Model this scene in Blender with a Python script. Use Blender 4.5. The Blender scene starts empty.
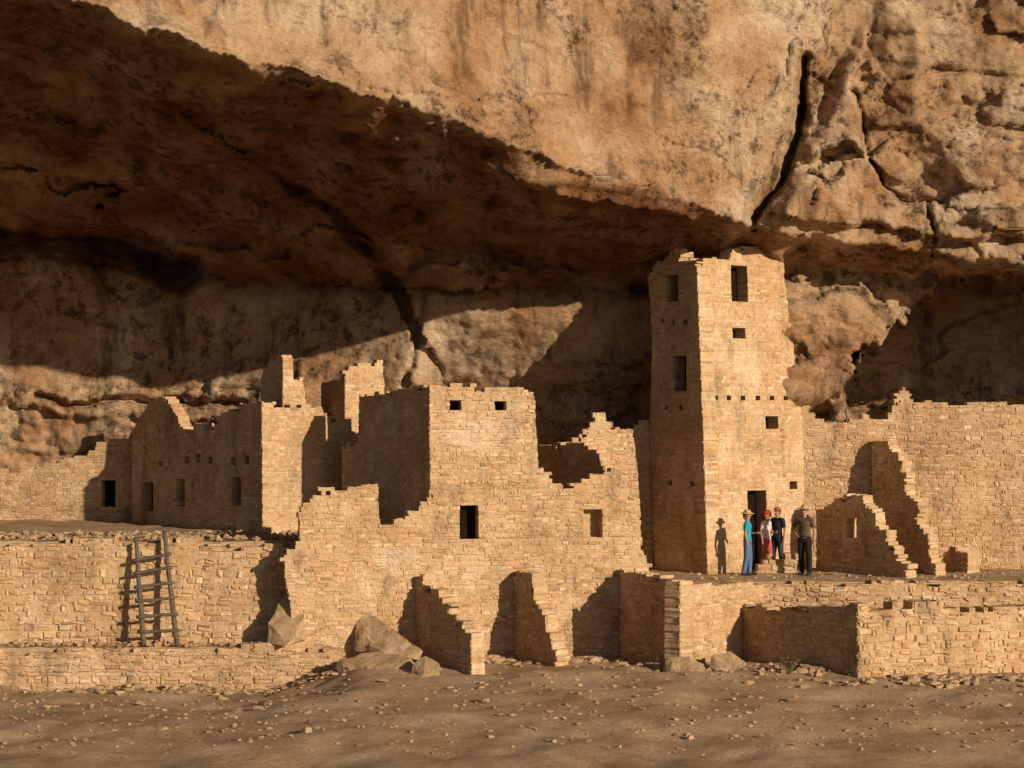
import bpy, math, random
import numpy as np
from mathutils import Vector, noise, Matrix
import bmesh

F = 1950.0; HY = 419.0; CZ = 4.0
CAM = Vector((0, 0, CZ))
SC = bpy.context.scene
COL = SC.collection
AZ = math.radians(42); EL = math.radians(15.6)

def W(px, py, D):
    return Vector(((px-512)/F*D, D, CZ+(HY-py)/F*D))

# ------------------------------------------------------------------ materials
def new_mat(name):
    m = bpy.data.materials.new(name); m.use_nodes = True
    nt = m.node_tree; nt.nodes.clear()
    out = nt.nodes.new('ShaderNodeOutputMaterial')
    b = nt.nodes.new('ShaderNodeBsdfPrincipled')
    b.inputs['Roughness'].default_value = .95
    b.inputs['Specular IOR Level'].default_value = .08
    nt.links.new(b.outputs[0], out.inputs[0])
    return m, nt, b

def nz(nt, vec, scale, detail=6, rough=.6, dist=0.0):
    n = nt.nodes.new('ShaderNodeTexNoise')
    n.inputs['Scale'].default_value = scale; n.inputs['Detail'].default_value = detail
    n.inputs['Roughness'].default_value = rough; n.inputs['Distortion'].default_value = dist
    nt.links.new(vec, n.inputs['Vector'])
    return n.outputs['Fac']

def ramp(nt, fac, stops):
    r = nt.nodes.new('ShaderNodeValToRGB'); e = r.color_ramp.elements
    while len(e) < len(stops): e.new(.5)
    for i, (p, c) in enumerate(stops):
        e[i].position = p
        e[i].color = (c, c, c, 1) if isinstance(c, (int, float)) else (*c, 1)
    nt.links.new(fac, r.inputs[0])
    return r.outputs[0]

def mixc(nt, a, b, fac=1.0, mode='MULTIPLY'):
    m = nt.nodes.new('ShaderNodeMix'); m.data_type = 'RGBA'; m.blend_type = mode
    if isinstance(fac, (int, float)): m.inputs[0].default_value = fac
    else: nt.links.new(fac, m.inputs[0])
    for s, v in ((6, a), (7, b)):
        if isinstance(v, tuple): m.inputs[s].default_value = (*v, 1)
        else: nt.links.new(v, m.inputs[s])
    return m.outputs[2]

def bump(nt, b, h, strength, dist, prev=None):
    n = nt.nodes.new('ShaderNodeBump'); n.inputs['Strength'].default_value = strength
    n.inputs['Distance'].default_value = dist
    nt.links.new(h, n.inputs['Height'])
    if prev is not None: nt.links.new(prev, n.inputs['Normal'])
    nt.links.new(n.outputs[0], b.inputs['Normal'])
    return n.outputs[0]

def geo_pos(nt, scale=(1, 1, 1), rot=(0, 0, 0)):
    g = nt.nodes.new('ShaderNodeNewGeometry')
    m = nt.nodes.new('ShaderNodeMapping'); m.inputs['Scale'].default_value = scale
    m.inputs['Rotation'].default_value = rot
    nt.links.new(g.outputs['Position'], m.inputs[0])
    return m.outputs[0]

def cliff_material():
    m, nt, b = new_mat('cliff_sandstone')
    p = geo_pos(nt)
    c = ramp(nt, nz(nt, p, .45, 6, .66), [(.30, (.29, .145, .065)), (.43, (.45, .265, .14)), (.57, (.56, .385, .235)), (.72, (.68, .53, .37))])
    s = ramp(nt, nz(nt, geo_pos(nt, (1.3, 1.3, .14), (0, .5, 0)), 1.0, 5, .68), [(.35, .48), (.46, .98), (.68, 1.05)])
    c = mixc(nt, c, s)
    v = ramp(nt, nz(nt, p, 2.6, 6, .80), [(.42, .30), (.48, .85), (.60, 1.0)])
    patch = ramp(nt, nz(nt, p, .30, 3, .55), [(.42, 0.0), (.54, 1.0)])
    c = mixc(nt, c, v, patch)
    f = ramp(nt, nz(nt, p, 9, 5, .80), [(.3, .60), (.5, 1.0), (.7, 1.13)])
    c = mixc(nt, c, f)
    a = nt.nodes.new('ShaderNodeAttribute'); a.attribute_name = 'CeilShade'
    c = mixc(nt, c, (.50, .35, .25), a.outputs['Fac'])  # deepens the overhang's shade in the base colour
    nt.links.new(c, b.inputs['Base Color'])
    k = bump(nt, b, nz(nt, geo_pos(nt, (1, 1, 1.9)), 2.2, 8, .74), .95, .15)
    bump(nt, b, nz(nt, geo_pos(nt, (.7, .7, 3.4), (0, .1, 0)), 4.5, 5, .76), .55, .06, k)
    return m

def stone_material(name='masonry_stone', bs=.55, pl=(.05, .70)):
    m, nt, b = new_mat(name)
    a = nt.nodes.new('ShaderNodeAttribute'); a.attribute_name = 'Col'
    p = geo_pos(nt)
    col = a.outputs['Color']
    if pl:
        pm = ramp(nt, nz(nt, geo_pos(nt, (1, 1, 1.4)), 1.3, 5, .7), [(.40, pl[0]), (.6, pl[1])])
        pc = ramp(nt, nz(nt, p, .8, 4, .65), [(.38, (.48, .29, .145)), (.52, (.57, .39, .22)), (.64, (.67, .505, .335))])
        col = mixc(nt, col, pc, pm, 'MIX')
    st = ramp(nt, nz(nt, geo_pos(nt, (1.5, 1.5, .6)), .8, 6, .74), [(.32, .58), (.46, .98), (.68, 1.1)])
    fi = ramp(nt, nz(nt, p, 11, 4, .80), [(.3, .64), (.5, 1.0), (.72, 1.15)])
    c = mixc(nt, mixc(nt, col, st), fi)
    nt.links.new(c, b.inputs['Base Color'])
    bump(nt, b, nz(nt, p, 8, 6, .80), bs, .07)
    return m

def ground_material():
    m, nt, b = new_mat('sandy_ground')
    p = geo_pos(nt)
    c = ramp(nt, nz(nt, p, .7, 6, .65), [(.3, (.32, .20, .105)), (.5, (.45, .305, .18)), (.7, (.56, .41, .265))])
    f = ramp(nt, nz(nt, p, 14, 5, .75), [(.32, .6), (.5, 1.0), (.7, 1.12)])
    c = mixc(nt, c, f)
    sx = nt.nodes.new('ShaderNodeSeparateXYZ'); nt.links.new(p, sx.inputs[0])
    mr = nt.nodes.new('ShaderNodeMapRange'); mr.inputs[1].default_value = 36; mr.inputs[2].default_value = 30
    nt.links.new(sx.outputs[1], mr.inputs[0])
    g = ramp(nt, nz(nt, p, .9, 5, .7), [(.4, (.03, .038, .016)), (.6, (.08, .06, .03))])
    c = mixc(nt, c, g, mr.outputs[0], 'MIX')
    nt.links.new(c, b.inputs['Base Color'])
    bump(nt, b, nz(nt, p, 6, 8, .78), .7, .07)
    return m

def plain(name, c, rough=.85, var=.25, scale=14):
    m, nt, b = new_mat(name)
    b.inputs['Roughness'].default_value = rough
    f = ramp(nt, nz(nt, geo_pos(nt), scale, 4, .6), [(.3, 1-var), (.7, 1+var*.4)])
    nt.links.new(mixc(nt, (c[0], c[1], c[2]), f), b.inputs['Base Color'])
    return m

M_CLIFF = cliff_material(); M_STONE = stone_material(); M_ROCK = stone_material('boulder_stone', .8, None)
M_NEAT = stone_material('plastered_masonry', .55, (.10, .80))
M_GROUND = ground_material()
M_DARK = plain('opening_shade', (.014, .008, .004))  # near-black panel colour that paints the shade inside openings
M_WOOD = plain('weathered_wood', (.135, .105, .08), .8, .4, 9)
M_LINT = plain('lintel_stone', (.50, .34, .19), .9, .3, 9)
M_SKIN = plain('skin', (.42, .22, .14), .6, .08)

# ------------------------------------------------------------------ objects
def origin_of(o):
    v = Vector((0, 0, 0))
    while o is not None:
        v += o.location; o = o.parent
    return v

def tag(o, label=None, cat=None, group=None, kind=None):
    if label: o['label'] = label
    if cat: o['category'] = cat
    if group: o['group'] = group
    if kind: o['kind'] = kind
    return o

def thing(name, label, cat, loc, group=None):
    o = bpy.data.objects.new(name, None); COL.objects.link(o); o.location = loc
    o.empty_display_size = .2
    return tag(o, label, cat, group)

class MB:
    def __init__(s): s.v = []; s.f = []; s.c = []
    def add(s, vs, fs, col=(.45, .31, .18)):
        n = len(s.v); s.v.extend([tuple(x) for x in vs])
        for f in fs: s.f.append(tuple(i+n for i in f)); s.c.append(col)
    def build(s, name, mat, parent=None, loc=None, smooth=False):
        org = origin_of(parent) if parent is not None else Vector(loc if loc is not None else (0, 0, 0))
        me = bpy.data.meshes.new(name)
        a = np.array(s.v, dtype=np.float64).reshape(-1, 3) - np.array(org)
        me.from_pydata(a.tolist(), [], s.f)
        at = me.color_attributes.new('Col', 'FLOAT_COLOR', 'CORNER')
        arr = np.ones((len(me.loops), 4), dtype=np.float32)
        lens = np.array([len(f) for f in s.f])
        arr[:, :3] = np.repeat(np.array(s.c, dtype=np.float32), lens, axis=0)
        at.data.foreach_set('color', arr.ravel())
        me.materials.append(mat)
        if smooth: me.polygons.foreach_set('use_smooth', [True]*len(me.polygons))
        me.update()
        o = bpy.data.objects.new(name, me); COL.objects.link(o)
        if parent is not None: o.parent = parent
        else: o.location = org
        return o

class Plane:
    def __init__(s, a, b, c=None):
        if len(a) == 2:
            a, b, c = (a[0], 500, a[1]), (b[0], 500, b[1]), None
        A, B = W(*a), W(*b)
        if c is None:
            n = (Vector((B.x-A.x, B.y-A.y, 0))).cross(Vector((0, 0, 1)))
        else:
            n = (B-A).cross(W(*c)-A)
        n.normalize()
        if n.dot(CAM-A) < 0: n = -n
        s.o = A; s.n = n
        u = n.cross(Vector((0, 0, 1))); u.normalize()
        if u.x < 0: u = -u
        v = n.cross(u); v.normalize()
        if v.z < 0: v = -v
        s.u = u; s.v = v
    def hit(s, px, py):
        d = W(px, py, 1)-CAM
        return CAM + d*(s.n.dot(s.o-CAM)/s.n.dot(d))
    def uv(s, px, py):
        p = s.hit(px, py)-s.o
        return (p.dot(s.u), p.dot(s.v))
    def at(s, u, v, w): return s.o+s.u*u+s.v*v+s.n*w

QUADS = [(0, 1, 2, 3), (4, 7, 6, 5), (0, 4, 5, 1), (1, 5, 6, 2), (2, 6, 7, 3), (3, 7, 4, 0)]
def pbox(mb, pl, u0, u1, v0, v1, w0, w1, col, j=0, r=random):
    P = []
    for w in (w1, w0):
        for (u, v) in ((u0, v0), (u1, v0), (u1, v1), (u0, v1)):
            P.append(pl.at(u+r.uniform(-j, j), v+r.uniform(-j, j), w+r.uniform(-j, j)))
    mb.add(P, QUADS, col)

STYLE = {
 'neat':  dict(ch=(.045, .10), sw=(.07, .28), joint=.008, prot=.012, rec=.002, ins=.010, jit=.007, rag=.08, cv=.13),
 'mid':   dict(ch=(.045, .135), sw=(.06, .32), joint=.010, prot=.026, rec=.002, ins=.018, jit=.015, rag=.12, cv=.18),
 'rough': dict(ch=(.06, .19), sw=(.07, .36), joint=.014, prot=.055, rec=-.004, ins=.034, jit=.024, rag=.13, cv=.20),
}
def stone_col(r, tint=1.0, cv=.1):
    k = r.random()
    if k < .50: c = (.56, .375, .21)
    elif k < .72: c = (.53, .32, .16)
    elif k < .90: c = (.65, .49, .32)
    else: c = (.38, .235, .13)
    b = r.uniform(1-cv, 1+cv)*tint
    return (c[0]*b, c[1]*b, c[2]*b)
def inside(P, u, v):
    c = False
    for i in range(len(P)):
        a, b = P[i], P[(i+1) % len(P)]
        if (a[1] > v) != (b[1] > v) and u < a[0]+(v-a[1])/(b[1]-a[1])*(b[0]-a[0]): c = not c
    return c

def masonry(mb, pl, poly, holes=(), t=.42, style='neat', seed=0, tint=1.0, pale=()):
    S = STYLE[style]; r = random.Random(seed*31+5)
    P = [pl.uv(*q) for q in poly]
    PL = []
    for (cx, cy, rx, ry) in pale:
        c0 = pl.uv(cx, cy); PL.append((c0[0], c0[1], abs(pl.uv(cx+rx, cy)[0]-c0[0]), abs(pl.uv(cx, cy+ry)[1]-c0[1])))
    H = []
    for (x0, y0, x1, y1) in holes:
        a = pl.uv(x0, y1); b = pl.uv(x1, y0); H.append((a[0], b[0], a[1], b[1]))
    vmin = min(p[1] for p in P); vmax = max(p[1] for p in P)
    bp = [vmin]
    while bp[-1] < vmax: bp.append(bp[-1]+r.uniform(*S['ch']))
    fixed = set()
    for h in H:
        for e in (h[2], h[3]):
            i = min(range(len(bp)), key=lambda k: abs(bp[k]-e))
            if i not in fixed: bp[i] = e; fixed.add(i)
    bp = sorted(bp)
    ph = r.uniform(0, 6); j2 = S['joint']/2; rg_ = S['rag']
    walk = {}
    for ci in range(len(bp)-1):
        v0, v1 = bp[ci], bp[ci+1]
        if v1-v0 < .015: continue
        vm = (v0+v1)/2
        xs = []
        for i in range(len(P)):
            a, b = P[i], P[(i+1) % len(P)]
            if (a[1] > vm) != (b[1] > vm):
                sl = abs((b[0]-a[0])/(b[1]-a[1]))
                if sl > .2:
                    sg_ = a[1] > b[1]
                    walk[sg_] = .6*walk.get(sg_, 0)+r.uniform(-rg_, rg_); k = walk[sg_]
                else: k = r.uniform(-.02, .02)
                xs.append((a[0]+(vm-a[1])/(b[1]-a[1])*(b[0]-a[0])+k, sl > .2))
        xs.sort()
        iv = [(xs[i][0], xs[i+1][0], xs[i][1], xs[i+1][1]) for i in range(0, len(xs)-1, 2)]
        for h in H:
            if h[2]-.005 <= vm <= h[3]+.005:
                nv = []
                for (a, b, ea, eb) in iv:
                    if h[1] <= a or h[0] >= b: nv.append((a, b, ea, eb)); continue
                    if h[0] > a: nv.append((a, h[0], ea, False))
                    if h[1] < b: nv.append((h[1], b, False, eb))
                iv = nv
        for (a, b, ea, eb) in iv:
            if b-a < .05: continue
            x = a
            while x < b-.02:
                w = r.uniform(*S['sw'])
                if (eb and b-x < .5) or (ea and x-a < .3): w = min(w, r.uniform(.08, .20))
                if b-x-w < S['sw'][0]*.7: w = b-x
                cu = x+w/2
                top = not inside(P, cu, v1+.06)
                lowf = noise.noise(Vector((cu*.9, seed*3.3, 0)))
                if top and r.random() < (.14+.7*max(0, lowf)) and not any(h[0]-.3 < cu < h[1]+.3 and h[2]-.3 < vm < h[3]+.3 for h in H):
                    x += w; continue
                pk = 0
                for (pu, pv, ru, rv) in PL:
                    q = ((cu-pu)/ru)**2+((vm-pv)/rv)**2+.6*noise.noise(Vector((cu*3, vm*3, 1)))
                    if q < 1: pk = max(pk, min(.65, (1-q)*1.6))
                m = .003*(ci % 2)
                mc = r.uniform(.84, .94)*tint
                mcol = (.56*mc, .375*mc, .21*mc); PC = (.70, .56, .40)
                e0 = .012 if x <= a+.001 else 0; e1 = .012 if x+w >= b-.001 else 0
                pbox(mb, pl, x+e0, x+w-e1, v0-j2-.004, v1-j2-.003, -t+.02+m, -S['rec']-m, tuple(mcol[i]*(1-pk)+PC[i]*pk for i in range(3)))
                vv = [(v0, v1)]
                if style != 'neat' and r.random() < .35 and v1-v0 > .10:
                    vs_ = v0+(v1-v0)*r.uniform(.35, .65); vv = [(v0, vs_), (vs_, v1)]
                edge = (eb and x+w > b-.3) or (ea and x < a+.3)
                jt = S['jit']*(2.0 if top or edge else 1)
                for (a0, a1) in vv:
                    c = stone_col(r, tint, S['cv'])
                    c = tuple(c[i]*(1-pk)+PC[i]*pk for i in range(3))
                    u0, u1, q0, q1 = x+j2, x+w-j2, a0+j2, a1-j2
                    pr = r.uniform(-.003, S['prot']); ins = min(S['ins']*(1.8 if top or edge else 1), (q1-q0)*.33, (u1-u0)*.3)
                    if edge: pr -= r.uniform(0, .05)
                    tl = r.uniform(-1, 1)*S['jit']*.8
                    jt_ = min(jt, (q1-q0)*.24)
                    Vv = []
                    for (wd, k) in ((pr, ins), (pr-ins*1.3, 0), (-t+ins, 0), (-t-.006, ins)):
                        for (uu, vv_, sg) in ((u0+k, q0+k, -1), (u1-k, q0+k, 1), (u1-k, q1-k, 1), (u0+k, q1-k, -1)):
                            du = .02*math.sin(uu*1.3+ph)
                            Vv.append(pl.at(uu+r.uniform(-jt, jt)*.6, vv_+du*.6+sg*tl+r.uniform(-jt_, jt_), wd+r.uniform(-jt, jt)*.5))
                    fs = [(0, 1, 2, 3), (12, 15, 14, 13)]
                    for rg in range(3):
                        o = rg*4
                        for q in range(4):
                            fs.append((o+q, o+4+q, o+4+(q+1) % 4, o+(q+1) % 4))
                    mb.add(Vv, fs, c)
                x += w
    return H

seedc = [0]
def add_openings(par, pl, holes, H, t, prot):
    for (hd, h) in zip(holes, H):
        kind = hd[4] if len(hd) > 4 else 'window'
        mb = MB()
        lit = kind == 'lit_window'  # lighter stone-coloured panel stands in for a lit window interior
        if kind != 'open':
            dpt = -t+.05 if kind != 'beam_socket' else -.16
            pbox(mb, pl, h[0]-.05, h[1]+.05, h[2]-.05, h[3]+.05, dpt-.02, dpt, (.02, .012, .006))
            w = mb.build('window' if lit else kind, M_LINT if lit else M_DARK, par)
        else: w = par
        if kind != 'beam_socket':
            mb = MB(); r = random.Random(seedc[0])
            pbox(mb, pl, h[0]-.09, h[1]+.10, h[3]-.005, h[3]+.06, -t+.1, prot+.004, (.4, .26, .14), .008, r)
            mb.build('lintel', M_LINT, w)

def wall(name, pl, poly, holes=(), t=.42, style='neat', parent=None, label=None, cat=None, group=None, tint=1.0, pale=()):
    seedc[0] += 1
    mb = MB()
    H = masonry(mb, pl, poly, [h[:4] for h in holes], t, style, seedc[0], tint, pale)
    mt = M_NEAT if style == 'neat' else M_STONE
    if parent is None:
        ym = max(p[1] for p in poly); xm = sum(p[0] for p in poly)/len(poly)
        o = mb.build(name, mt, loc=pl.hit(xm, ym)); tag(o, label, cat, group)
    else:
        o = mb.build(name, mt, parent)
    add_openings(o if parent is None else parent, pl, holes, H, t, STYLE[style]['prot'])
    return o

def world_wall(name, A, B, z0, z1, parent, t=.4, tint=1.0, style='neat'):
    q = Plane.__new__(Plane); q.o = Vector((A[0], A[1], 0))
    u = Vector((B[0]-A[0], B[1]-A[1], 0)); L = u.length; u.normalize()
    q.u = u; q.v = Vector((0, 0, 1)); q.n = u.cross(q.v)
    q.uv = lambda a, b: (a, b)
    seedc[0] += 1; mb = MB()
    masonry(mb, q, [(0, z0), (L, z0), (L, z1), (L*.6, z1), (0, z1)], (), t, style, seedc[0], tint)
    return mb.build(name, M_NEAT, parent)

# ------------------------------------------------------------------ cliff
def itab(x, tab):
    return np.interp(x, [t[0] for t in tab], [t[1] for t in tab])
def sst(a, b, x):
    t = np.clip((x-a)/(b-a), 0, 1); return t*t*(3-2*t)
def polydist(X, Y, pts):
    best = np.full(X.shape, 1e9); sg = np.zeros(X.shape)
    for (a, b) in zip(pts[:-1], pts[1:]):
        dx, dy = b[0]-a[0], b[1]-a[1]; L2 = dx*dx+dy*dy
        t = np.clip(((X-a[0])*dx+(Y-a[1])*dy)/L2, 0, 1)
        d = np.hypot(X-a[0]-t*dx, Y-a[1]-t*dy)
        s = np.sign((X-a[0])*dy-(Y-a[1])*dx)
        m = d < best; best = np.where(m, d, best); sg = np.where(m, s, sg)
    return best, sg

TL = [(-900, -330), (-300, -120), (64, -5), (150, 28), (250, 58), (400, 97), (440, 118), (470, 127), (540, 152), (600, 172), (650, 187), (700, 204), (745, 221), (775, 232), (830, 240), (900, 250), (959, 258), (1040, 262), (1900, 262)]
TDL = [(-900, 36), (64, 40.5), (250, 42.5), (400, 44.3), (540, 46.6), (650, 48.6), (738, 50.1), (748, 51.2), (900, 51.6), (1000, 51.4), (1900, 49)]
TC = [(-900, 240), (64, 258), (130, 268), (200, 278), (300, 285), (430, 288), (520, 290), (640, 294), (745, 285), (800, 272), (900, 278), (1000, 286), (1900, 290)]
TDB = [(-900, 58.5), (64, 58.6), (150, 58.4), (250, 57.2), (350, 55.6), (430, 54.5), (520, 53.9), (600, 53.6), (640, 53.8), (745, 53.3), (800, 52.8), (850, 53.1), (900, 53.5), (1000, 53.8), (1900, 54)]
GS = 2.5
pxs = np.concatenate([np.arange(-900, -20, 25), np.arange(-20, 1044, GS), np.arange(1044, 1300, 8), np.arange(1300, 1900, 25)])
pys = np.concatenate([np.arange(-900, -10, 25), np.arange(-10, 480, GS), np.arange(480, 610, 8)])
X, Y = np.meshgrid(pxs, pys)
wv = np.zeros_like(X); wu = np.zeros_like(X)
for i in range(X.shape[0]):
    for j in range(X.shape[1]):
        q = Vector((X[i, j]*.02, Y[i, j]*.02, 3.1))
        wv[i, j] = noise.fractal(q, .7, 2.4, 4)
        wu[i, j] = noise.fractal(q+Vector((7, 5, 2)), .7, 2.4, 4)
Xw = X+wv*8; Yw = Y+wu*8
wgt = sst(600, 720, X)*(1-sst(880, 1000, X))
Xs = Xw-np.clip(221-Yw, -30, 400)*.45*wgt
L = itab(Xw, TL); Cc = itab(Xw, TC); DL = itab(Xs, TDL); DB = itab(Xw, TDB)
s = np.clip((Yw-L)/(Cc-L), 0, 1)
face = DL+np.clip(L-Yw, 0, 2000)*.003
ceil = DL+(DB+.4-DL)*(s**.92)
back = DB+.4*np.exp(-np.clip(Yw-Cc, 0, 999)/10)+2.3*np.clip((Yw-296)/100, 0, 1)**1.4*sst(410, 450, X)*(1-sst(660, 740, X))
D = np.where(Yw <= L, face, np.where(Yw <= Cc, ceil, back))
CEIL_SHADE = np.where(Yw <= L, 0, np.where(Yw <= Cc, sst(0, .12, s), np.exp(-np.clip(Yw-Cc, 0, 999)/18)))  # shade painted on the alcove ceiling and the crease below it
CEIL_SHADE = np.clip(CEIL_SHADE*(.8+wv*.7), 0, 1)*(1-.6*sst(745, 790, X))
def groove(pts, amp, w):
    global D
    d, sg = polydist(Xw, Yw, pts); D = D+amp*np.clip(1-d/w, 0, 1)
def step(pts, amp, fall, sharp=2.0):
    global D
    d, sg = polydist(Xw, Yw, pts); D = D+amp*np.clip((d*sg/sharp+1)/2, 0, 1)*np.clip(1-d/(fall*2), 0, 1)
step([(125, 99), (185, 128), (245, 155), (300, 182), (345, 208), (380, 238), (400, 280)], -1.3, 60, 5)
step([(250, 158), (320, 205), (372, 262), (388, 290)], .9, 45, 6)
step([(0, 60), (64, 92), (200, 104), (330, 132), (430, 150), (560, 193), (650, 214), (745, 226)], -1.1, 45)
step([(60, 178), (130, 190), (190, 205), (260, 236), (330, 246), (390, 270)], -1.1, 32)
step([(0, 120), (60, 136), (150, 150), (240, 188), (300, 215)], -.8, 28)
step([(430, 200), (500, 196), (580, 214), (650, 226)], -.7, 22)
step([(410, 240), (470, 232), (520, 222), (600, 238), (650, 248)], -.9, 30)
step([(395, 285), (430, 262), (500, 262), (560, 275)], .8, 20)
groove([(-40, 232), (40, 240), (90, 243), (140, 255), (185, 272)], 3.2, 22)
groove([(806, 60), (803, 90), (793, 150), (772, 190), (750, 222)], 1.5, 7)
step([(860, 60), (853, 90), (864, 140), (880, 188), (905, 204), (975, 210), (1040, 205)], .9, 30)
groove([(853, 90), (864, 140), (880, 188), (905, 204), (975, 210)], .6, 3.5)
step([(800, 162), (828, 148), (850, 143), (868, 158)], -.7, 24)
step([(796, 216), (860, 222), (930, 236), (975, 240), (1040, 236)], -.7, 22)
groove([(930, 208), (935, 236), (930, 260)], .5, 3)
groove([(425, 300), (420, 340), (408, 385)], .25, 5)
groove([(40, 398), (100, 401), (150, 404), (240, 406)], .9, 6)
step([(40, 410), (140, 422), (250, 420)], -.4, 30)
step([(868, 158), (845, 176), (800, 182)], -.5, 25)
step([(780, 304), (830, 292), (862, 285), (885, 300)], .6, 30)
step([(784, 330), (820, 322), (850, 330)], .5, 20)
step([(790, 362), (825, 352), (850, 358)], .5, 16)
rec = [(832, 470), (836, 415), (846, 384), (852, 352), (874, 342), (890, 322), (912, 312), (935, 292), (975, 272), (1060, 262), (1200, 262)]
Xk, Yk = X+wv*20, Y+wu*20
d, sg = polydist(Xk, Yk, rec)
hY = np.interp(Xk, [p[0] for p in rec], [p[1] for p in rec])
mask = ((Yk > hY) & (Xk > 832)).astype(float)
D += 2.5*np.clip(d*mask/7, 0, 1)*(Y < 470)*(1-sst(1080, 1200, X))
D += 1.0*sst(395, 425, Y)*sst(745, 790, X)
D -= 5.2*np.exp(-((X-1205)/88)**2-((Y-285)/100)**2)  # unseen bulge added past the right edge to shade the hollow
RGT = sst(752, 790, Xs)
CALM = 1.55*np.ones_like(X)
CALM = np.where(Yw > Cc, 1-.75*sst(280, 330, X)*(1-sst(700, 760, X)), CALM)
CALM = np.where(Yw < L, .5, CALM)
CALM = np.where((X < 300) & (Yw > Cc) & (Yw < 392), .55, CALM)
CALM = np.where(RGT > 0, np.maximum(np.where(Yw > L, np.minimum(CALM, 1.1), CALM), RGT*1.2), CALM)
def facets(p, sc, k0, ks, c):
    q = Vector((p.x*sc[0], p.y*sc[1], p.z*sc[2]))
    ds, ps = noise.voronoi(q)
    best = 1e9
    for k in range(4):
        rv = noise.cell_vector(ps[k]*37.7); off = q-ps[k]
        h = (rv.x-.5)*k0+(rv.y-.5)*ks*off.x+(rv.z-.5)*ks*off.z+c*off.length_squared
        if h < best: best = h
    return best
V = np.zeros(X.shape+(3,))
for i in range(X.shape[0]):
    for j in range(X.shape[1]):
        d = D[i, j]; p = Vector(((X[i, j]-512)/F*d, d, CZ+(HY-Y[i, j])/F*d)); cm = CALM[i, j]; rg = RGT[i, j]
        n = .35*noise.fractal(p*.22, 1.0, 2.1, 2)*min(max(cm, .5), 1)
        pw = p+noise.noise_vector(p*1.1)*.18
        n += (facets(pw, (.20, .12, .42), .9, 1.5, .5)-.2)*.75*cm
        n += (facets(pw+Vector((30, 0, 0)), (.62, .4, 1.15), .6, 1.3, .5)-.2)*(.22+.36*rg)*cm
        n += (facets(pw+Vector((0, 60, 0)), (1.7, 1.2, 3.0), .5, 1.0, .4)-.15)*(.10+.14*rg)*cm
        bz = p.z*1.15+.35*noise.noise(Vector((p.x*.25, p.y*.25, 5)))+p.x*.05
        sw = bz-math.floor(bz); m_ = noise.noise(Vector((p.x*.3, 9, p.z*.8)))
        n += (.30*(sw if sw < .88 else (1-sw)*7.3))*max(0, m_+.15)*min(cm, 1)
        n += .055*noise.fractal(p*2.2, .6, 2.3, 4)
        if Y[i, j] > 385 and X[i, j] < 260: n += .3*abs(noise.fractal(p*.9, .7, 2.2, 3))
        d2 = d+n
        V[i, j] = ((X[i, j]-512)/F*d2, d2, CZ+(HY-Y[i, j])/F*d2)
nr, nc = X.shape
idx = np.arange(nr*nc).reshape(nr, nc)
fc = np.stack([idx[:-1, :-1], idx[1:, :-1], idx[1:, 1:], idx[:-1, 1:]], -1).reshape(-1, 4)
me = bpy.data.meshes.new('cliff'); me.from_pydata(V.reshape(-1, 3).tolist(), [], fc.tolist())
at = me.attributes.new('CeilShade', 'FLOAT', 'POINT'); at.data.foreach_set('value', CEIL_SHADE.ravel().astype(np.float32))
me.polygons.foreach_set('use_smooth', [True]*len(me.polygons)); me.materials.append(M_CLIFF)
cl = bpy.data.objects.new('cliff', me); COL.objects.link(cl); cl['kind'] = 'structure'

# ------------------------------------------------------------------ grounds
def gz(x, y):
    z = -1.75
    a = min(max((46.9-y)/.5, 0), 1)*min(max((-3.4-x)/2.2, 0), 1)*min(max((y-38)/6, 0), 1)
    z -= .62*a
    if y < 44: z -= .05*(44-y)
    z += .14*noise.fractal(Vector((x*.5, y*.5, 0)), .8, 2.2, 5)
    return z
def sheet(name, xs, ys, fn, skirt=None):
    mb = MB(); n = len(xs)
    vs = [(x, y, fn(x, y)) for y in ys for x in xs]
    fs = [(j*n+i, j*n+i+1, (j+1)*n+i+1, (j+1)*n+i) for j in range(len(ys)-1) for i in range(n-1)]
    mb.add(vs, fs)
    if skirt is not None:
        m = len(ys)
        loops = [[j*n for j in range(m)], [j*n+n-1 for j in range(m)], list(range(n)), [(m-1)*n+i for i in range(n)]]
        for lp in loops:
            top = [vs[k] for k in lp]; bot = [(v[0], v[1], skirt) for v in top]; k = len(top)
            mb.add(top+bot, [(i, i+1, k+i+1, k+i) for i in range(k-1)])
    o = mb.build(name, M_GROUND, smooth=True); o['kind'] = 'structure'
    return o
gx = list(np.arange(-140, -16, 8.0))+list(np.arange(-16, 16, .2))+list(np.arange(16, 141, 8.0))
gy = list(np.arange(-150, 30, 8.0))+list(np.arange(30, 50, .2))+list(np.arange(50, 80, 5.0))
sheet('ground', gx, gy, gz)
t1 = lambda x, y: 1.03+.06*noise.fractal(Vector((x*1.2, y*1.2, 4)), .9, 2.1, 4)
sheet('terrace', list(np.arange(-40, -16, 3))+list(np.arange(-16, -4.95, .2)), list(np.arange(47.35, 60, .22)), t1, -1.9)
sheet('terrace', list(np.arange(-4.95, 3.01, .2)), list(np.arange(48.3, 60, .22)), t1, -1.9)
sheet('terrace', list(np.arange(3.05, 16, .2))+list(np.arange(16, 41, 3)), list(np.arange(47.95, 57.5, .22)),
      lambda x, y: .0+.03*noise.fractal(Vector((x*1.5, y*1.5, 8)), .9, 2.1, 4), -1.9)
sheet('platform', list(np.arange(-30, -16, 3))+list(np.arange(-16, -3.9, .2)), list(np.arange(46.25, 47.5, .16)),
      lambda x, y: -1.42+.05*noise.fractal(Vector((x*1.5, y*1.5, 2)), .9, 2.1, 4), -2.9)
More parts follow.
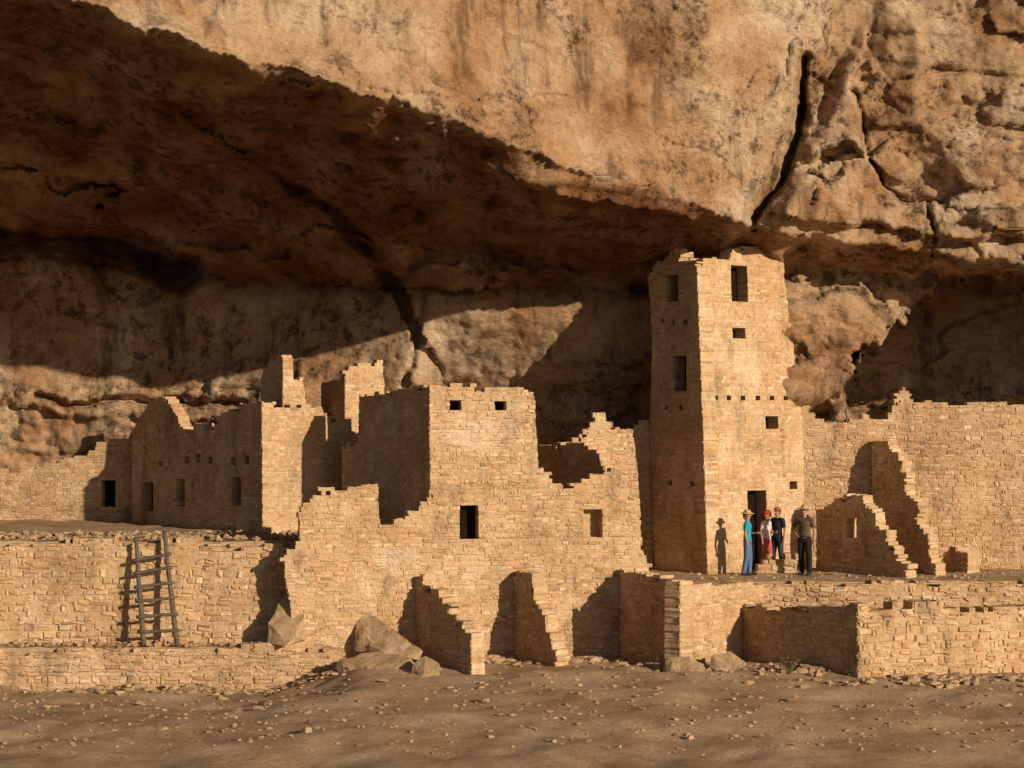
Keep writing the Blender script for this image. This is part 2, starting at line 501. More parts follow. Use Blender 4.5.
sheet('room_floor', list(np.arange(8.4, 16, .25))+[20, 26], list(np.arange(45.2, 48.0, .25)),
      lambda x, y: -.78+.05*noise.fractal(Vector((x*1.5, y*1.5, 5)), .9, 2.1, 3), -1.9)

# ------------------------------------------------------------------ left lower walls
wall('retaining_wall', Plane((0, 47.1), (300, 47.1)),
     [(-250, 665), (-250, 546), (-100, 538), (0, 541), (60, 541), (100, 538), (135, 543), (180, 539), (215, 542), (245, 547), (262, 541), (300, 545), (306, 665)],
     t=.5, style='rough', label='long rough stone retaining wall that the ladder leans against', cat='wall')
wall('low_wall', Plane((0, 46.12), (340, 46.12)),
     [(-300, 725), (-300, 650), (-60, 648), (40, 652), (72, 649), (120, 646), (200, 647), (270, 645), (330, 647), (343, 655), (350, 725)],
     t=.4, style='rough', label='low rough stone wall along the foot of the ladder', cat='wall')

# ------------------------------------------------------------------ left room block
tb = thing('ruined_room', 'roofless room with jagged top and three narrow windows, left side by the shaded cliff', 'ruin', W(262, 532, 50.2))
plL = Plane((262, 50.2), (132, 56.3))
sock = [(184, 456, 189, 463, 'beam_socket'), (195, 455, 200, 462, 'beam_socket'), (207, 457, 212, 464, 'beam_socket'), (230, 458, 235, 465, 'beam_socket'), (244, 455, 249, 462, 'beam_socket'), (158, 459, 162, 466, 'beam_socket')]
wall('side_wall', plL, [(132, 545), (132, 432), (140, 416), (150, 402), (160, 396), (168, 399), (174, 412), (182, 427), (189, 433), (194, 424), (202, 424), (206, 431), (213, 430), (217, 416), (224, 413), (228, 408), (236, 410), (240, 404), (262, 402), (263, 545)],
     [(142, 482, 153, 510), (176, 479, 185, 506), (232, 477, 241, 505)]+sock, style='neat', parent=tb, t=.35, tint=.98)
wall('front_wall', Plane((262, 50.2), (352, 51.7)), [(263, 545), (262, 402), (285, 403), (303, 404), (318, 411), (334, 418), (352, 418), (352, 545)], style='neat', parent=tb, t=.35)
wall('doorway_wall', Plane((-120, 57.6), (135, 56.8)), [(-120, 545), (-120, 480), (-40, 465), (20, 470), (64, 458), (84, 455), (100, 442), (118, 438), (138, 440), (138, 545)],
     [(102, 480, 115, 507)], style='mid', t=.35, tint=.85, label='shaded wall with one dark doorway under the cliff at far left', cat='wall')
def pair(lbl, side, sp, front, fp, corner, tint=1.0):
    t_ = thing('ruined_pillar', lbl, 'ruin', W(*corner))
    wall('side_wall', Plane(*side), sp, parent=t_, t=.3, tint=tint)
    wall('front_wall', Plane(*front), fp, parent=t_, t=.3, tint=tint)
pair('narrow broken wall stub rising behind the roofless left room', ((283, 52.0), (260, 53.3)), [(261, 540), (261, 376), (265, 366), (270, 357), (283, 354), (283, 540)],
     ((283, 52.0), (307, 52.3)), [(283, 540), (283, 376), (289, 376), (293, 380), (303, 377), (306, 400), (307, 540)], (283, 531, 52))
pair('pale square wall stub behind the left room beside the taller room block', ((345, 52.6), (321, 54.2)), [(321, 540), (321, 384), (334, 380), (345, 376), (345, 540)],
     ((345, 52.6), (385, 53.1)), [(345, 540), (345, 372), (350, 366), (366, 362), (383, 361), (385, 395), (385, 540)], (345, 529, 52.6))
wall('low_wall', Plane((300, 53.0), (325, 53.0)), [(303, 540), (303, 409), (312, 406), (326, 409), (326, 540)], t=.3, label='short wall closing the gap between two broken stubs behind the left room', cat='wall', tint=.9)

# ------------------------------------------------------------------ central block
cb = thing('room_block', 'flat-topped square room block with two tiny windows above a dark doorway', 'ruin', W(430, 657, 46.8))
plC = Plane((430, 640, 46.8), (640, 640, 47.8), (430, 390, 47.0))
wall('front_wall', plC, [(296, 672), (291, 610), (284, 575), (284, 560), (300, 540), (298, 512), (305, 496), (314, 489), (345, 487), (378, 485), (380, 526), (396, 520), (406, 512), (418, 502), (430, 490), (430, 384), (480, 385), (534, 386), (539, 470), (550, 474), (560, 487), (568, 490), (580, 480), (598, 471), (612, 467), (622, 480), (632, 482), (637, 520), (641, 548), (650, 567), (650, 672)],
     [(450, 400, 461, 410), (495, 401, 506, 411), (460, 505, 478, 539, 'doorway'), (584, 509, 602, 537, 'lit_window')], parent=cb, style='mid', t=.42, pale=((485, 435, 40, 18), (400, 560, 30, 16)))
wall('side_wall', Plane((430, 46.95), (342, 50.3)), [(342, 540), (342, 446), (358, 442), (359, 395), (395, 390), (430, 384), (430, 540)], parent=cb, style='neat', t=.35, tint=.95)
A = W(535, 500, 47.35)
sd = Vector((W(342, 500, 50.3)-W(430, 500, 46.95))); sd.z = 0
Ar = A+Vector((-.15, .4, 0)); Br = Ar+sd*.7
world_wall('rear_wall', (Ar.x, Ar.y), (Br.x+.4, Br.y), 1.0, 4.7, cb, .3)
world_wall('rear_wall', (Br.x+.4, Br.y), (W(359, 500, 49.6).x+.2, 50.3), 1.0, 4.6, cb, .3)

rb = thing('ruined_room', 'small roofless room with stepped broken wall between the room block and the tower', 'ruin', W(605, 528, 48.4))
wall('side_wall', Plane((612, 48.4), (538, 51.0)), [(538, 545), (538, 445), (560, 443), (585, 444), (597, 452), (606, 470), (612, 480), (612, 545)], parent=rb, t=.3, tint=.95)
wall('front_wall', Plane((566, 50.6), (640, 50.9)), [(566, 545), (568, 460), (576, 446), (582, 434), (588, 430), (591, 415), (600, 413), (609, 416), (612, 425), (622, 425), (633, 430), (638, 470), (642, 545)], parent=rb, t=.3, style='mid')

fins = [
 ((410, 47.0), (472, 44.3), [(410, 672), (410, 582), (421, 577), (424, 584), (436, 590), (441, 600), (445, 603), (449, 606), (453, 617), (459, 619), (464, 630), (471, 636), (473, 690), (410, 690)], 'leftmost stepped buttress wall, beside the big tilted slab'),
 ((512, 47.3), (552, 45.3), [(512, 690), (512, 574), (520, 570), (529, 573), (531, 586), (536, 594), (539, 608), (543, 614), (546, 630), (550, 640), (552, 655), (556, 660), (556, 690)], 'narrow stepped buttress wall below the dark doorway, right of the bigger stepped one'),
]
for a, b, poly, lb in fins:
    wall('buttress_wall', Plane(a, b), poly, t=.34, style='mid', label=lb, cat='wall', tint=.98)

# ------------------------------------------------------------------ tower
tw = thing('stone_tower', 'tall square four storey stone tower rising to the cliff overhang', 'tower', W(708, 574, 50.2))
plTF = Plane((708, 574, 50.2), (803, 500, 52.4), (697, 262, 50.45))
plTL = Plane((708, 574, 50.2), (654, 560, 52.1), (697, 262, 50.45))
wall('front_wall', plTF, [(708, 582), (703, 420), (697, 262), (706, 259), (716, 256), (724, 261), (731, 258), (735, 249), (748, 246), (766, 247), (783, 248), (785, 285), (792, 330), (797, 380), (803, 420), (806, 582)],
     [(732, 266, 747, 301), (733, 328, 745, 338), (766, 416, 778, 429), (750, 490, 766, 574, 'doorway'), (790, 481, 797, 488)] +
     [(x, 395, x+4, 400, 'beam_socket') for x in (714, 727, 741, 756, 770, 784)], parent=tw, style='neat', t=.45, pale=((746, 362, 18, 25), (765, 318, 12, 14), (730, 450, 14, 18)))
wall('side_wall', plTL, [(655, 582), (652, 500), (650, 420), (652, 345), (650, 300), (647, 275), (655, 264), (664, 259), (671, 249), (679, 252), (681, 262), (688, 258), (697, 262), (703, 420), (708, 582)],
     [(666, 274, 678, 302), (673, 355, 686, 391)]+[(x, y, x+4, y+5, 'beam_socket') for x, y in ((660, 318), (671, 320), (683, 318), (664, 405), (678, 404), (692, 406), (668, 480), (690, 482))], parent=tw, style='neat', t=.45, tint=1.05)
a = W(803, 560, 52.4); b_ = W(654, 560, 52.1); c_ = a+(b_-W(708, 560, 50.2))
world_wall('rear_wall', (a.x-.75, a.y+.0), (c_.x-.4, c_.y), -.1, 8.0, tw, .35, .95)
world_wall('rear_wall', (c_.x-.5, c_.y-.1), (b_.x+.25, b_.y+.25), -.1, 8.1, tw, .35, .95)

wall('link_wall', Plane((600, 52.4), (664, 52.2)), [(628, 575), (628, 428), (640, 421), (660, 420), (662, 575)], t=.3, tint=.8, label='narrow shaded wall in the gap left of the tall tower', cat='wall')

# ------------------------------------------------------------------ right side
wall('boundary_wall', Plane((803, 52.5), (959, 52.2)), [(798, 580), (798, 400), (806, 402), (814, 414), (828, 422), (842, 424), (858, 418), (872, 415), (882, 421), (890, 408), (897, 400), (912, 403), (930, 400), (960, 402), (1040, 405), (1150, 420), (1250, 440), (1250, 580)],
     t=.45, style='mid', label='long broken wall running right from the tower', cat='wall')
wall('buttress_wall', Plane((872, 52.2), (936, 49.9)), [(872, 580), (872, 443), (882, 439), (891, 442), (893, 450), (900, 455), (903, 470), (907, 476), (910, 494), (915, 501), (918, 518), (923, 526), (927, 542), (932, 551), (936, 562), (936, 580)],
     t=.32, style='mid', label='tall stepped cross wall in front of the long right wall', cat='wall', tint=.98)
wall('ruined_wall', Plane((816, 51.9), (905, 49.0)), [(816, 585), (816, 512), (824, 509), (832, 502), (845, 497), (858, 495), (865, 500), (868, 510), (874, 516), (878, 527), (884, 533), (888, 545), (894, 550), (898, 560), (907, 568), (907, 585)],
     [(847, 518, 857, 538, 'open')], t=.34, style='mid', label='small broken wall with one square hole beside the person in the flat hat', cat='wall')
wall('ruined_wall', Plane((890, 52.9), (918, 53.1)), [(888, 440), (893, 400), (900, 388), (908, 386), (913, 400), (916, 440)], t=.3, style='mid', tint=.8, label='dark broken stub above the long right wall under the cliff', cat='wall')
wall('buttress_wall', Plane((940, 52.0), (968, 50.6)), [(940, 580), (943, 556), (950, 548), (968, 552), (968, 580)], t=.35, style='mid', label='low stub of wall at the right end of the upper terrace', cat='wall')

t3 = thing('retaining_wall', 'retaining wall with shaded left face below the tall tower', 'wall', W(680, 665, 45.0))
wall('side_wall', Plane((620, 47.6), (680, 44.9)), [(620, 690), (620, 570), (632, 569), (645, 572), (662, 577), (680, 583), (680, 690)], parent=t3, t=.35, style='mid')
wall('front_wall', Plane((680, 44.9), (762, 47.6)), [(680, 690), (680, 584), (700, 583), (720, 585), (740, 583), (764, 583), (764, 690)], parent=t3, t=.45, style='mid')
wall('retaining_wall', Plane((740, 47.7), (1100, 47.7)), [(738, 615), (738, 584), (800, 582), (860, 583), (900, 580), (940, 582), (1000, 580), (1250, 580), (1250, 615), ], t=.45, style='rough',
     label='long low masonry edge of the upper terrace at lower right', cat='wall')
lb = thing('sunken_room', 'sunken square room with shaded left wall below the right terrace', 'ruin', W(858, 668, 43.5))
wall('side_wall', Plane((722, 47.6), (858, 43.5)), [(722, 700), (722, 608), (738, 606), (760, 604), (762, 608), (800, 607), (840, 607), (858, 605), (858, 700)], parent=lb, t=.4, style='mid', tint=.95)
wall('front_wall', Plane((858, 43.5), (1000, 44.6)), [(858, 700), (858, 606), (880, 604), (930, 603), (960, 606), (1040, 604), (1240, 606), (1240, 700)], parent=lb, t=.45, style='rough')
wall('stone_step', Plane((754, 50.55), (800, 50.65)), [(755, 582), (757, 566), (763, 562), (768, 554), (776, 553), (783, 557), (790, 551), (797, 560), (799, 582)], t=.35, style='rough', tint=.75,
     label='rough stone step in front of the tower doorway between the visitors', cat='step')

# ------------------------------------------------------------------ rocks
def hull_rock(mb, pts, r, disp=.02, sub=2):
    bm = bmesh.new()
    for p in pts: bm.verts.new(p)
    res = bmesh.ops.convex_hull(bm, input=bm.verts[:])
    junk = [g for g in res['geom_interior'] if isinstance(g, bmesh.types.BMVert)]
    if junk: bmesh.ops.delete(bm, geom=junk, context='VERTS')
    if sub:
        bmesh.ops.subdivide_edges(bm, edges=bm.edges[:], cuts=sub, use_grid_fill=True)
        off = r.uniform(0, 50)
        for v in bm.verts:
            v.co += Vector((noise.noise(v.co*3+Vector((off, 0, 0))), noise.noise(v.co*3+Vector((0, off, 0))), noise.noise(v.co*3+Vector((0, 0, off)))))*disp
    bm.verts.ensure_lookup_table(); bm.verts.index_update()
    k = r.uniform(.8, 1.1); c = (.50*k, .335*k, .19*k)
    mb.add([v.co.copy() for v in bm.verts], [[v.index for v in f.verts] for f in bm.faces], c)
    bm.free()
def rand_pts(c, s, r, n=14, rot=0):
    out = []
    for _ in range(n):
        d = Vector((r.gauss(0, 1), r.gauss(0, 1), r.gauss(0, 1))).normalized()
        v = Vector((d.x*s[0], d.y*s[1], d.z*s[2])); v.rotate(Matrix.Rotation(rot, 3, 'Z')); out.append(Vector(c)+v)
    return out
rr = random.Random(11)
def boulder(pts, label, seed, group=None):
    mb = MB(); hull_rock(mb, pts, random.Random(seed), .07, 5)
    b = mb.build('boulder', M_ROCK, loc=(sum(p.x for p in pts)/len(pts), sum(p.y for p in pts)/len(pts), min(p.z for p in pts)))
    return tag(b, label, 'boulder', group)
boulder([W(268, 642, 46.2), W(270, 622, 46.3), W(284, 597, 46.6), W(298, 599, 46.5), W(305, 618, 46.1), W(306, 640, 45.9), W(286, 646, 45.8), W(280, 640, 46.8), W(300, 640, 46.8)], 'pale upright boulder leaning in the corner right of the ladder', 1)
boulder([W(354, 650, 46.0), W(357, 614, 46.6), W(364, 609, 46.7), W(376, 620, 46.3), W(398, 634, 45.8), W(424, 652, 45.2), W(420, 660, 45.1), W(384, 654, 45.4), W(370, 646, 45.7), W(400, 650, 46.2), W(360, 652, 46.5)], 'tilted slab leaning against the wall left of the stepped buttress', 2)
boulder([W(336, 670, 45.2), W(340, 657, 45.4), W(372, 653, 45.3), W(410, 658, 44.7), W(418, 672, 44.5), W(380, 678, 44.3), W(345, 676, 44.8), W(380, 672, 45.6)], 'wide flat boulder below the tilted slab', 3)
boulder([W(410, 676, 43.9), W(414, 664, 44.1), W(427, 656, 44.2), W(438, 665, 44.0), W(440, 677, 43.8), W(422, 680, 43.5), W(426, 672, 44.5)], 'small angular boulder at the foot of the leftmost buttress', 4)
boulder([W(662, 672, 44.5), W(668, 658, 44.7), W(690, 656, 44.6), W(704, 664, 44.4), W(700, 676, 44.0), W(680, 678, 44.0), W(680, 670, 45)], 'small pale boulder at the foot of the retaining wall below the tower', 5)
boulder([W(706, 672, 44.9), W(712, 655, 45.1), W(730, 652, 45.1), W(745, 662, 44.8), W(740, 674, 44.5), W(722, 676, 44.6), W(725, 670, 45.5)], 'flat boulder in the shaded corner beside the sunken room', 6)
mb = MB()
for i in range(1500):
    x = rr.uniform(-13, 13); y = rr.uniform(36, 46.8); sz = rr.uniform(.015, .06)*(1 if rr.random() < .96 else 2.2)
    if x > 8.3 and y > 43: continue
    hull_rock(mb, rand_pts((x, y, gz(x, y)+sz*.2), (sz*1.3, sz, sz*.7), rr, 11), rr, 0, 0)
for (cx, cy, n_, sp) in ((.5, 46.2, 200, 1.2), (4.4, 45.3, 140, .7), (-4.2, 45.5, 90, .6), (6.8, 44.4, 90, .8), (9.5, 43.0, 120, 1.2), (-8, 45.6, 160, 2.2)):
    for i in range(n_):
        x = rr.gauss(cx, sp); y = min(rr.gauss(cy, .35), 46.8); sz = rr.uniform(.03, .12)
        hull_rock(mb, rand_pts((x, y, gz(x, y)+sz*.3), (sz*1.4, sz, sz*.7), rr, 11), rr, 0, 0)
for i in range(420):
    x = rr.uniform(-14, -4.5); y = rr.uniform(47.4, 50.5); sz = rr.uniform(.03, .11)
    hull_rock(mb, rand_pts((x, y, 1.05+sz*.3), (sz*1.3, sz, sz*.8), rr, 9), rr, 0, 0)
for i in range(220):
    x = rr.uniform(-12, -4); y = rr.uniform(46.3, 47.0); sz = rr.uniform(.02, .09)
    hull_rock(mb, rand_pts((x, y, -1.40+sz*.3), (sz*1.3, sz, sz*.8), rr, 9), rr, 0, 0)
for i in range(200):
    x = rr.uniform(4.5, 13); y = rr.uniform(48.2, 52); sz = rr.uniform(.02, .06)
    hull_rock(mb, rand_pts((x, y, sz*.3), (sz*1.3, sz, sz*.8), rr, 8), rr, 0, 0)
tag(mb.build('rubble', M_ROCK), 'loose stone rubble scattered over ground and terraces', 'rubble', kind='stuff')

def shrub(x, y, z, h, seed, label):
    r = random.Random(seed); mb = MB()
    for i in range(40):
        a = r.uniform(0, 6.28); l = h*r.uniform(.5, 1); sp = r.uniform(.1, .7)
        p0 = Vector((x, y, z-.02)); p1 = p0+Vector((math.cos(a)*sp*l, math.sin(a)*sp*l, l)); m = (p0+p1)/2+Vector((r.uniform(-.03, .03), 0, .03))
        for q0, q1 in ((p0, m), (m, p1)):
            s = Vector((.005, 0, 0)); t = Vector((0, .005, 0))
            mb.add([q0-s, q0+s, q0+t, q1-s*.6, q1+s*.6, q1+t*.6], [(0, 1, 4, 3), (1, 2, 5, 4), (2, 0, 3, 5)])
        for k in range(5):
            c = m.lerp(p1, r.random()); s = Vector((r.uniform(-1, 1), r.uniform(-1, 1), r.uniform(-1, 1)))*.03; t = Vector((r.uniform(-1, 1), r.uniform(-1, 1), r.uniform(-1, 1)))*.02
            mb.add([c-s, c+t, c+s, c-t], [(0, 1, 2, 3)])
    tag(mb.build('shrub', M_SHRUB, loc=(x, y, z)), label, 'shrub')
M_SHRUB = plain('dry_shrub', (.13, .105, .055), .9, .4, 20)
shrub(6.25, 43.9, gz(6.25, 43.9), .45, 1, 'dry twiggy shrub in front of the shaded wall of the sunken room')

# ------------------------------------------------------------------ ladder
def pole(mb, p0, p1, r0, r1, seed=0, n=8, seg=8, wob=.012):
    r = random.Random(seed); a = (p1-p0).normalized()
    s = a.cross(Vector((0, 1, .01))).normalized(); t = a.cross(s)
    vs = []
    for i in range(seg+1):
        k = i/seg; c = p0.lerp(p1, k)+s*r.uniform(-wob, wob)+t*r.uniform(-wob, wob); rad = r0+(r1-r0)*k
        for j in range(n):
            an = j/n*6.2832; vs.append(c+(s*math.cos(an)+t*math.sin(an))*rad*r.uniform(.92, 1.08))
    fs = [(i*n+j, i*n+(j+1) % n, (i+1)*n+(j+1) % n, (i+1)*n+j) for i in range(seg) for j in range(n)]
    fs += [tuple(range(n))[::-1], tuple(seg*n+j for j in range(n))]
    mb.add(vs, fs)
ld = thing('ladder', 'weathered wooden pole ladder leaning on the rough retaining wall', 'ladder', W(160, 645, 46.45))
l0, l1 = W(144, 646, 46.40), W(136, 537, 46.88); r0_, r1_ = W(177, 646, 46.40), W(164, 531, 46.88)
for k, (p, q) in enumerate(((l0, l1), (r0_, r1_))):
    mb = MB(); pole(mb, p, q, .066, .050, k+3); mb.build('rail', M_WOOD, ld, smooth=True)
for k, f in enumerate((.13, .27, .41, .54, .67, .79)):
    p = l0.lerp(l1, f); q = r0_.lerp(r1_, f); d = (q-p).normalized()
    p = p-d*.12+Vector((0, -.06, 0)); q = q+d*.12+Vector((0, -.06, .02)); mb = MB(); pole(mb, p, q, .044, .038, 20+k, wob=.008); mb.build('rung', M_WOOD, ld, smooth=True)

# ------------------------------------------------------------------ people
def capsule(vs, fs, p0, p1, r0, r1, kx=1.0, ky=1.0, n=14):
    p0 = Vector(p0); p1 = Vector(p1); a = p1-p0
    a = a.normalized() if a.length > 1e-6 else Vector((0, 0, 1))
    s = Vector((1, 0, 0))-a*a.x
    s = s.normalized() if s.length > .1 else Vector((0, 1, 0)); t = a.cross(s)
    b = len(vs); rings = []
    for an in (-75, -50, -25, 0): rings.append((p0, r0, an))
    for an in (0, 25, 50, 75): rings.append((p1, r1, an))
    for (c, r, an) in rings:
        w = math.cos(math.radians(an)); h = math.sin(math.radians(an))
        for j in range(n):
            q = j/n*6.28318; vs.append(c+a*(h*r*min(kx, ky, 1))+(s*math.cos(q)*kx+t*math.sin(q)*ky)*r*w)
    for i in range(len(rings)-1):
        for j in range(n): fs.append((b+i*n+j, b+i*n+(j+1) % n, b+(i+1)*n+(j+1) % n, b+(i+1)*n+j))
    fs.append(tuple(b+j for j in range(n))[::-1]); fs.append(tuple(b+(len(rings)-1)*n+j for j in range(n)))
def remeshed(name, vs, fs, voxel, mat, parent, sm=4):
    me = bpy.data.meshes.new(name+'_raw'); me.from_pydata([tuple(v) for v in vs], [], fs)
    o = bpy.data.objects.new(name+'_raw', me); COL.objects.link(o)
    m = o.modifiers.new('r', 'REMESH'); m.mode = 'VOXEL'; m.voxel_size = voxel
    if sm:
        m = o.modifiers.new('s', 'SMOOTH'); m.iterations = sm; m.factor = .5
    dg = bpy.context.evaluated_depsgraph_get(); dg.update()
    m2 = bpy.data.meshes.new_from_object(o.evaluated_get(dg)); m2.name = name
    bpy.data.objects.remove(o)
    m2.materials.clear(); m2.materials.append(mat)
    m2.polygons.foreach_set('use_smooth', [True]*len(m2.polygons))
    k = bpy.data.objects.new(name, m2); COL.objects.link(k); k.parent = parent
    return k
def lathe(prof, n=24):
    vs = []; fs = []
    for (r, z) in prof:
        for j in range(n): vs.append((r*math.cos(j/n*6.28318), r*math.sin(j/n*6.28318), z))
    for i in range(len(prof)-1):
        for j in range(n): fs.append((i*n+j, i*n+(j+1) % n, (i+1)*n+(j+1) % n, (i+1)*n+j))
    return vs, fs
def simple(name, vs, fs, mat, parent):
    me = bpy.data.meshes.new(name); me.from_pydata([tuple(v) for v in vs], [], fs); me.materials.append(mat)
    me.polygons.foreach_set('use_smooth', [True]*len(me.polygons))
    o = bpy.data.objects.new(name, me); COL.objects.link(o); o.parent = parent; return o
def person(label, px, D, z0, rot, H, shirt, pants, hairc, hat, hatc, arms, feet=((.10, 0), (-.10, 0)), female=False, shorts=False, bootc=(.05, .035, .025)):
    base = W(px, 575, D); base.z = z0
    root = thing('person', label, 'person', base); root.rotation_euler = (0, 0, rot); root.scale = (H/1.75,)*3
    sh = .165 if female else .19
    def leg(vs, fs, grow=0, upto=3, sleeve=False):
        for sgn, (fx, fy) in zip((1, -1), feet):
            hip = Vector((.085*sgn, 0, .92)); kn = Vector((fx*.98, fy*.5-.02, .50)); an = Vector((fx, fy+.02, .09)); toe = Vector((fx*1.1, fy-.14, .045))
            capsule(vs, fs, hip, kn, .085+grow, .058+grow)
            if upto >= 2: capsule(vs, fs, kn, an, .057+grow, .038+grow*1.6)
            if upto >= 3: capsule(vs, fs, an-Vector((0, 0, .035)), toe, .038, .034)
    def torso(vs, fs, g=0, low=.94):
        capsule(vs, fs, (0, 0, low), (0, .005, 1.12), (.155 if female else .15)+g, .125+g, 1.0, .68)
        capsule(vs, fs, (0, .005, 1.10), (0, 0, 1.33), .125+g, .160+g, 1.0, .66)
        capsule(vs, fs, (-sh+.04, .005, 1.415), (sh-.04, .005, 1.415), .055+g, .055+g)
        capsule(vs, fs, (0, 0, 1.33), (0, 0, 1.44), .14+g, .06+g, 1, .7)
    vs, fs = [], []
    torso(vs, fs); leg(vs, fs)
    capsule(vs, fs, (0, .01, 1.40), (0, -.01, 1.56), .055, .05)
    capsule(vs, fs, (0, .005, 1.655), (0, .0, 1.655), .095, .095, .84, 1.0)
    capsule(vs, fs, (0, -.015, 1.64), (0, -.035, 1.57), .075, .045, .9, 1)
    capsule(vs, fs, (0, -.088, 1.65), (0, -.108, 1.615), .010, .014)
    for sg in (1, -1): capsule(vs, fs, (.078*sg, .01, 1.645), (.082*sg, .012, 1.615), .016, .012)
    sv, sf = [], []; torso(sv, sf, .016)
    for sgn, (el, wr, hd) in zip((1, -1), arms):
        S = Vector((sh*sgn, .005, 1.415)); E = Vector(el); Wt = Vector(wr); Hd = Vector(hd)
        capsule(vs, fs, S, E, .048, .037); capsule(vs, fs, E, Wt, .037, .026)
        d = (Hd-Wt).normalized(); capsule(vs, fs, Wt, Wt+d*.07, .026, .034, 1.0, .6)
        side = d.cross(Vector((0, 1, 0)))
        side = side.normalized() if side.length > .2 else Vector((1, 0, 0)); crl = side.cross(d)*(-1)
        for q, (o, ln) in enumerate(((-.027, .062), (-.009, .078), (.009, .082), (.027, .070))):
            a0 = Wt+d*.07+side*o; a1 = a0+d*ln*.6; a2 = a1+d*ln*.3+crl*.02
            capsule(vs, fs, a0, a1, .0105, .0095, n=8); capsule(vs, fs, a1, a2, .0095, .008, n=8)
        a0 = Wt+d*.02-side*.025; capsule(vs, fs, a0, a0+d*.045-side*.03, .013, .010, n=8)
        k = .62; capsule(sv, sf, S, S.lerp(E, k), .062, .056)
    remeshed('body', vs, fs, .0095, M_SKIN, root, 3)
    remeshed('shirt', sv, sf, .014, plain('shirt_cloth', shirt), root, 5)
    pv, pf = [], []
    capsule(pv, pf, (0, 0, .90), (0, 0, 1.0), .158, .150, 1, .72); leg(pv, pf, .018, 1 if shorts else 2)
    remeshed('shorts' if shorts else 'trousers', pv, pf, .014, plain('trouser_cloth', pants), root, 4)
    for sgn, (fx, fy) in zip((1, -1), feet):
        v, f = [], []; capsule(v, f, (fx, fy+.045, .05), (fx*1.1, fy-.15, .042), .048, .042); capsule(v, f, (fx, fy+.02, .06), (fx, fy+.02, .12), .05, .046)
        remeshed('shoe', v, f, .012, plain('shoe_leather', bootc), root, 3)
    v, f = [], []; capsule(v, f, (0, .022, 1.665), (0, .022, 1.665), .103, .103, .87, 1.0); capsule(v, f, (0, .07, 1.64), (0, .075, 1.54 if female else 1.60), .06, .04)
    remeshed('hair', v, f, .012, plain('hair', hairc), root, 2)
    me_ = plain('eye', (.02, .015, .012), .3)
    for sg in (1, -1):
        v, f = [], []; capsule(v, f, (.033*sg, -.090, 1.655), (.035*sg, -.090, 1.655), .010, .010, n=8); simple('eye', v, f, me_, root)
    v, f = [], []; capsule(v, f, (-.02, -.083, 1.585), (.02, -.083, 1.585), .006, .006, n=8); simple('mouth', v, f, plain('lips', (.30, .11, .08)), root)
    if hat == 'brim': prof = [(.001, 1.775), (.06, 1.772), (.088, 1.75), (.100, 1.70), (.175, 1.675), (.185, 1.665), (.10, 1.688), (.095, 1.69)]
    elif hat == 'flat': prof = [(.001, 1.835), (.03, 1.82), (.06, 1.79), (.092, 1.74), (.100, 1.70), (.205, 1.698), (.210, 1.688), (.10, 1.690), (.095, 1.69)]
    else: prof = [(.001, 1.775), (.05, 1.77), (.085, 1.745), (.106, 1.70), (.108, 1.68), (.10, 1.68)]
    v, f = lathe(prof)
    if hat == 'cap':
        b = len(v)
        for k in range(9):
            an = math.radians(-150+15*k); v.append((.10*math.cos(an), .10*math.sin(an), 1.70)); v.append((.10*math.cos(an)*1.05, .10*math.sin(an)-.085*math.sin(math.radians(22.5*k)), 1.685))
        for k in range(8): f.append((b+2*k, b+2*k+1, b+2*k+3, b+2*k+2))
    simple('hat', v, f, plain('hat_cloth', hatc), root)
    return root
AD = ((.25, .03, 1.14), (.27, -.04, .90), (.27, -.07, .80))
def mir(a): return tuple((-p[0], p[1], p[2]) for p in a)
BENT = ((.23, .02, 1.14), (.16, -.20, 1.13), (.10, -.28, 1.15))
HIP = ((.36, .06, 1.16), (.19, -.06, 1.02), (.12, -.12, .98))
person('person in a turquoise T-shirt, jeans and straw hat standing left of the tower doorway', 747.5, 49.85, 0.0, math.radians(75), 1.66, (.03, .30, .38), (.10, .16, .28), (.20, .10, .05), 'brim', (.55, .36, .12), (BENT, mir(AD)), ((.08, -.06), (-.08, .07)), True)
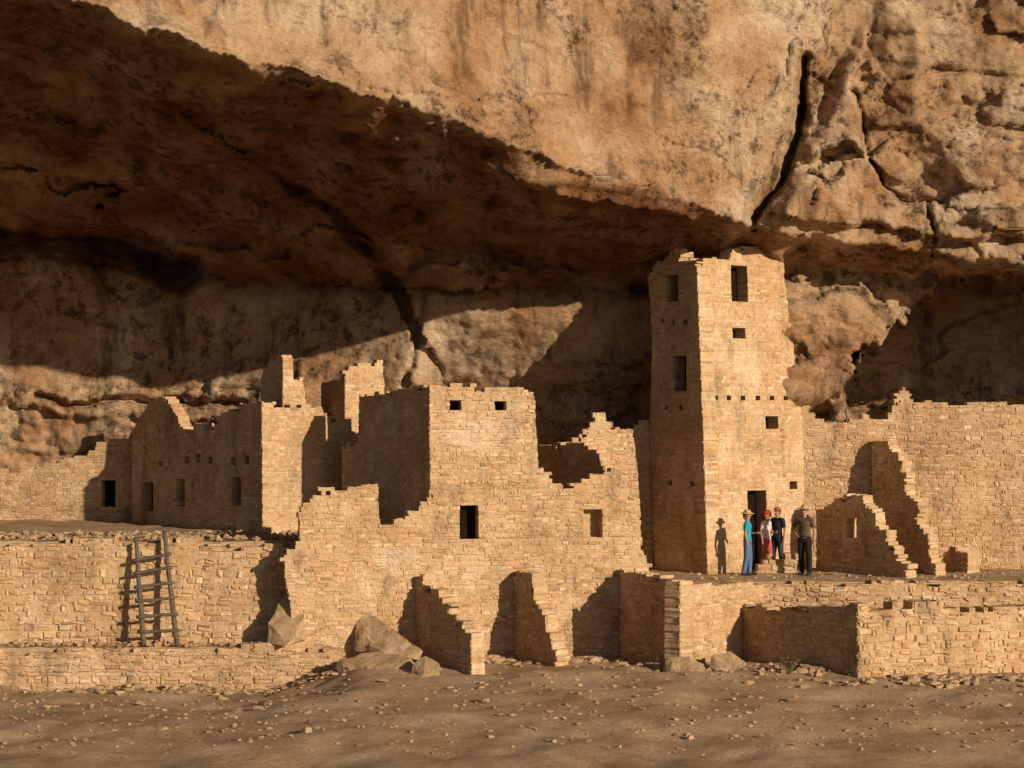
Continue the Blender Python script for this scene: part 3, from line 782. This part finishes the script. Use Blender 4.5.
person('person in a pale pink shirt and red cap standing in the tower doorway', 766.5, 51.1, 0.0, math.radians(50), 1.58, (.74, .55, .52), (.50, .10, .09), (.05, .03, .02), 'cap', (.55, .04, .03), (BENT, mir(AD)), ((.09, -.1), (-.09, .08)), female=True)
person('person in a black shirt with a dull red cap standing behind the stone step', 777.5, 51.35, 0.0, math.radians(-50), 1.66, (.025, .03, .045), (.04, .05, .07), (.04, .025, .02), 'cap', (.40, .09, .07), (AD, mir(BENT)), ((.12, .06), (-.10, -.08)))
person('person in brown shirt, dark trousers and flat brimmed hat, one hand on hip', 804.5, 50.0, 0.0, math.radians(-30), 1.76, (.115, .085, .060), (.026, .022, .018), (.05, .03, .02), 'flat', (.46, .35, .21), (AD, mir(HIP)), ((.15, -.06), (-.10, .06)))

# ------------------------------------------------------------------ camera, light, world
cam = bpy.data.cameras.new('camera'); co = bpy.data.objects.new('camera', cam); COL.objects.link(co)
co.location = CAM; co.rotation_euler = (math.radians(90), 0, 0)
cam.sensor_width = 36; cam.lens = F/1024*36; cam.shift_y = 35/1024; cam.clip_end = 600; cam.clip_start = .5
SC.camera = co
sl = bpy.data.lights.new('sun', 'SUN'); sl.energy = 5.0; sl.angle = math.radians(.5); sl.color = (1, .84, .64)
so = bpy.data.objects.new('sun', sl); COL.objects.link(so)
d = Vector((-math.sin(AZ)*math.cos(EL), math.cos(AZ)*math.cos(EL), -math.sin(EL)))
so.rotation_euler = d.to_track_quat('-Z', 'Y').to_euler(); so.location = (30, -30, 40)
w = bpy.data.worlds.new('World'); SC.world = w; w.use_nodes = True
nt = w.node_tree; bg = nt.nodes['Background']
sk = nt.nodes.new('ShaderNodeTexSky'); sk.sky_type = 'NISHITA'; sk.sun_disc = False
sk.sun_elevation = EL; sk.sun_rotation = math.radians(180)-AZ
sk.air_density = .7; sk.dust_density = .6; sk.ozone_density = .5
nt.links.new(sk.outputs[0], bg.inputs[0]); bg.inputs[1].default_value = .05
SC.view_settings.view_transform = 'Standard'; SC.view_settings.look = 'None'; SC.view_settings.exposure = 0
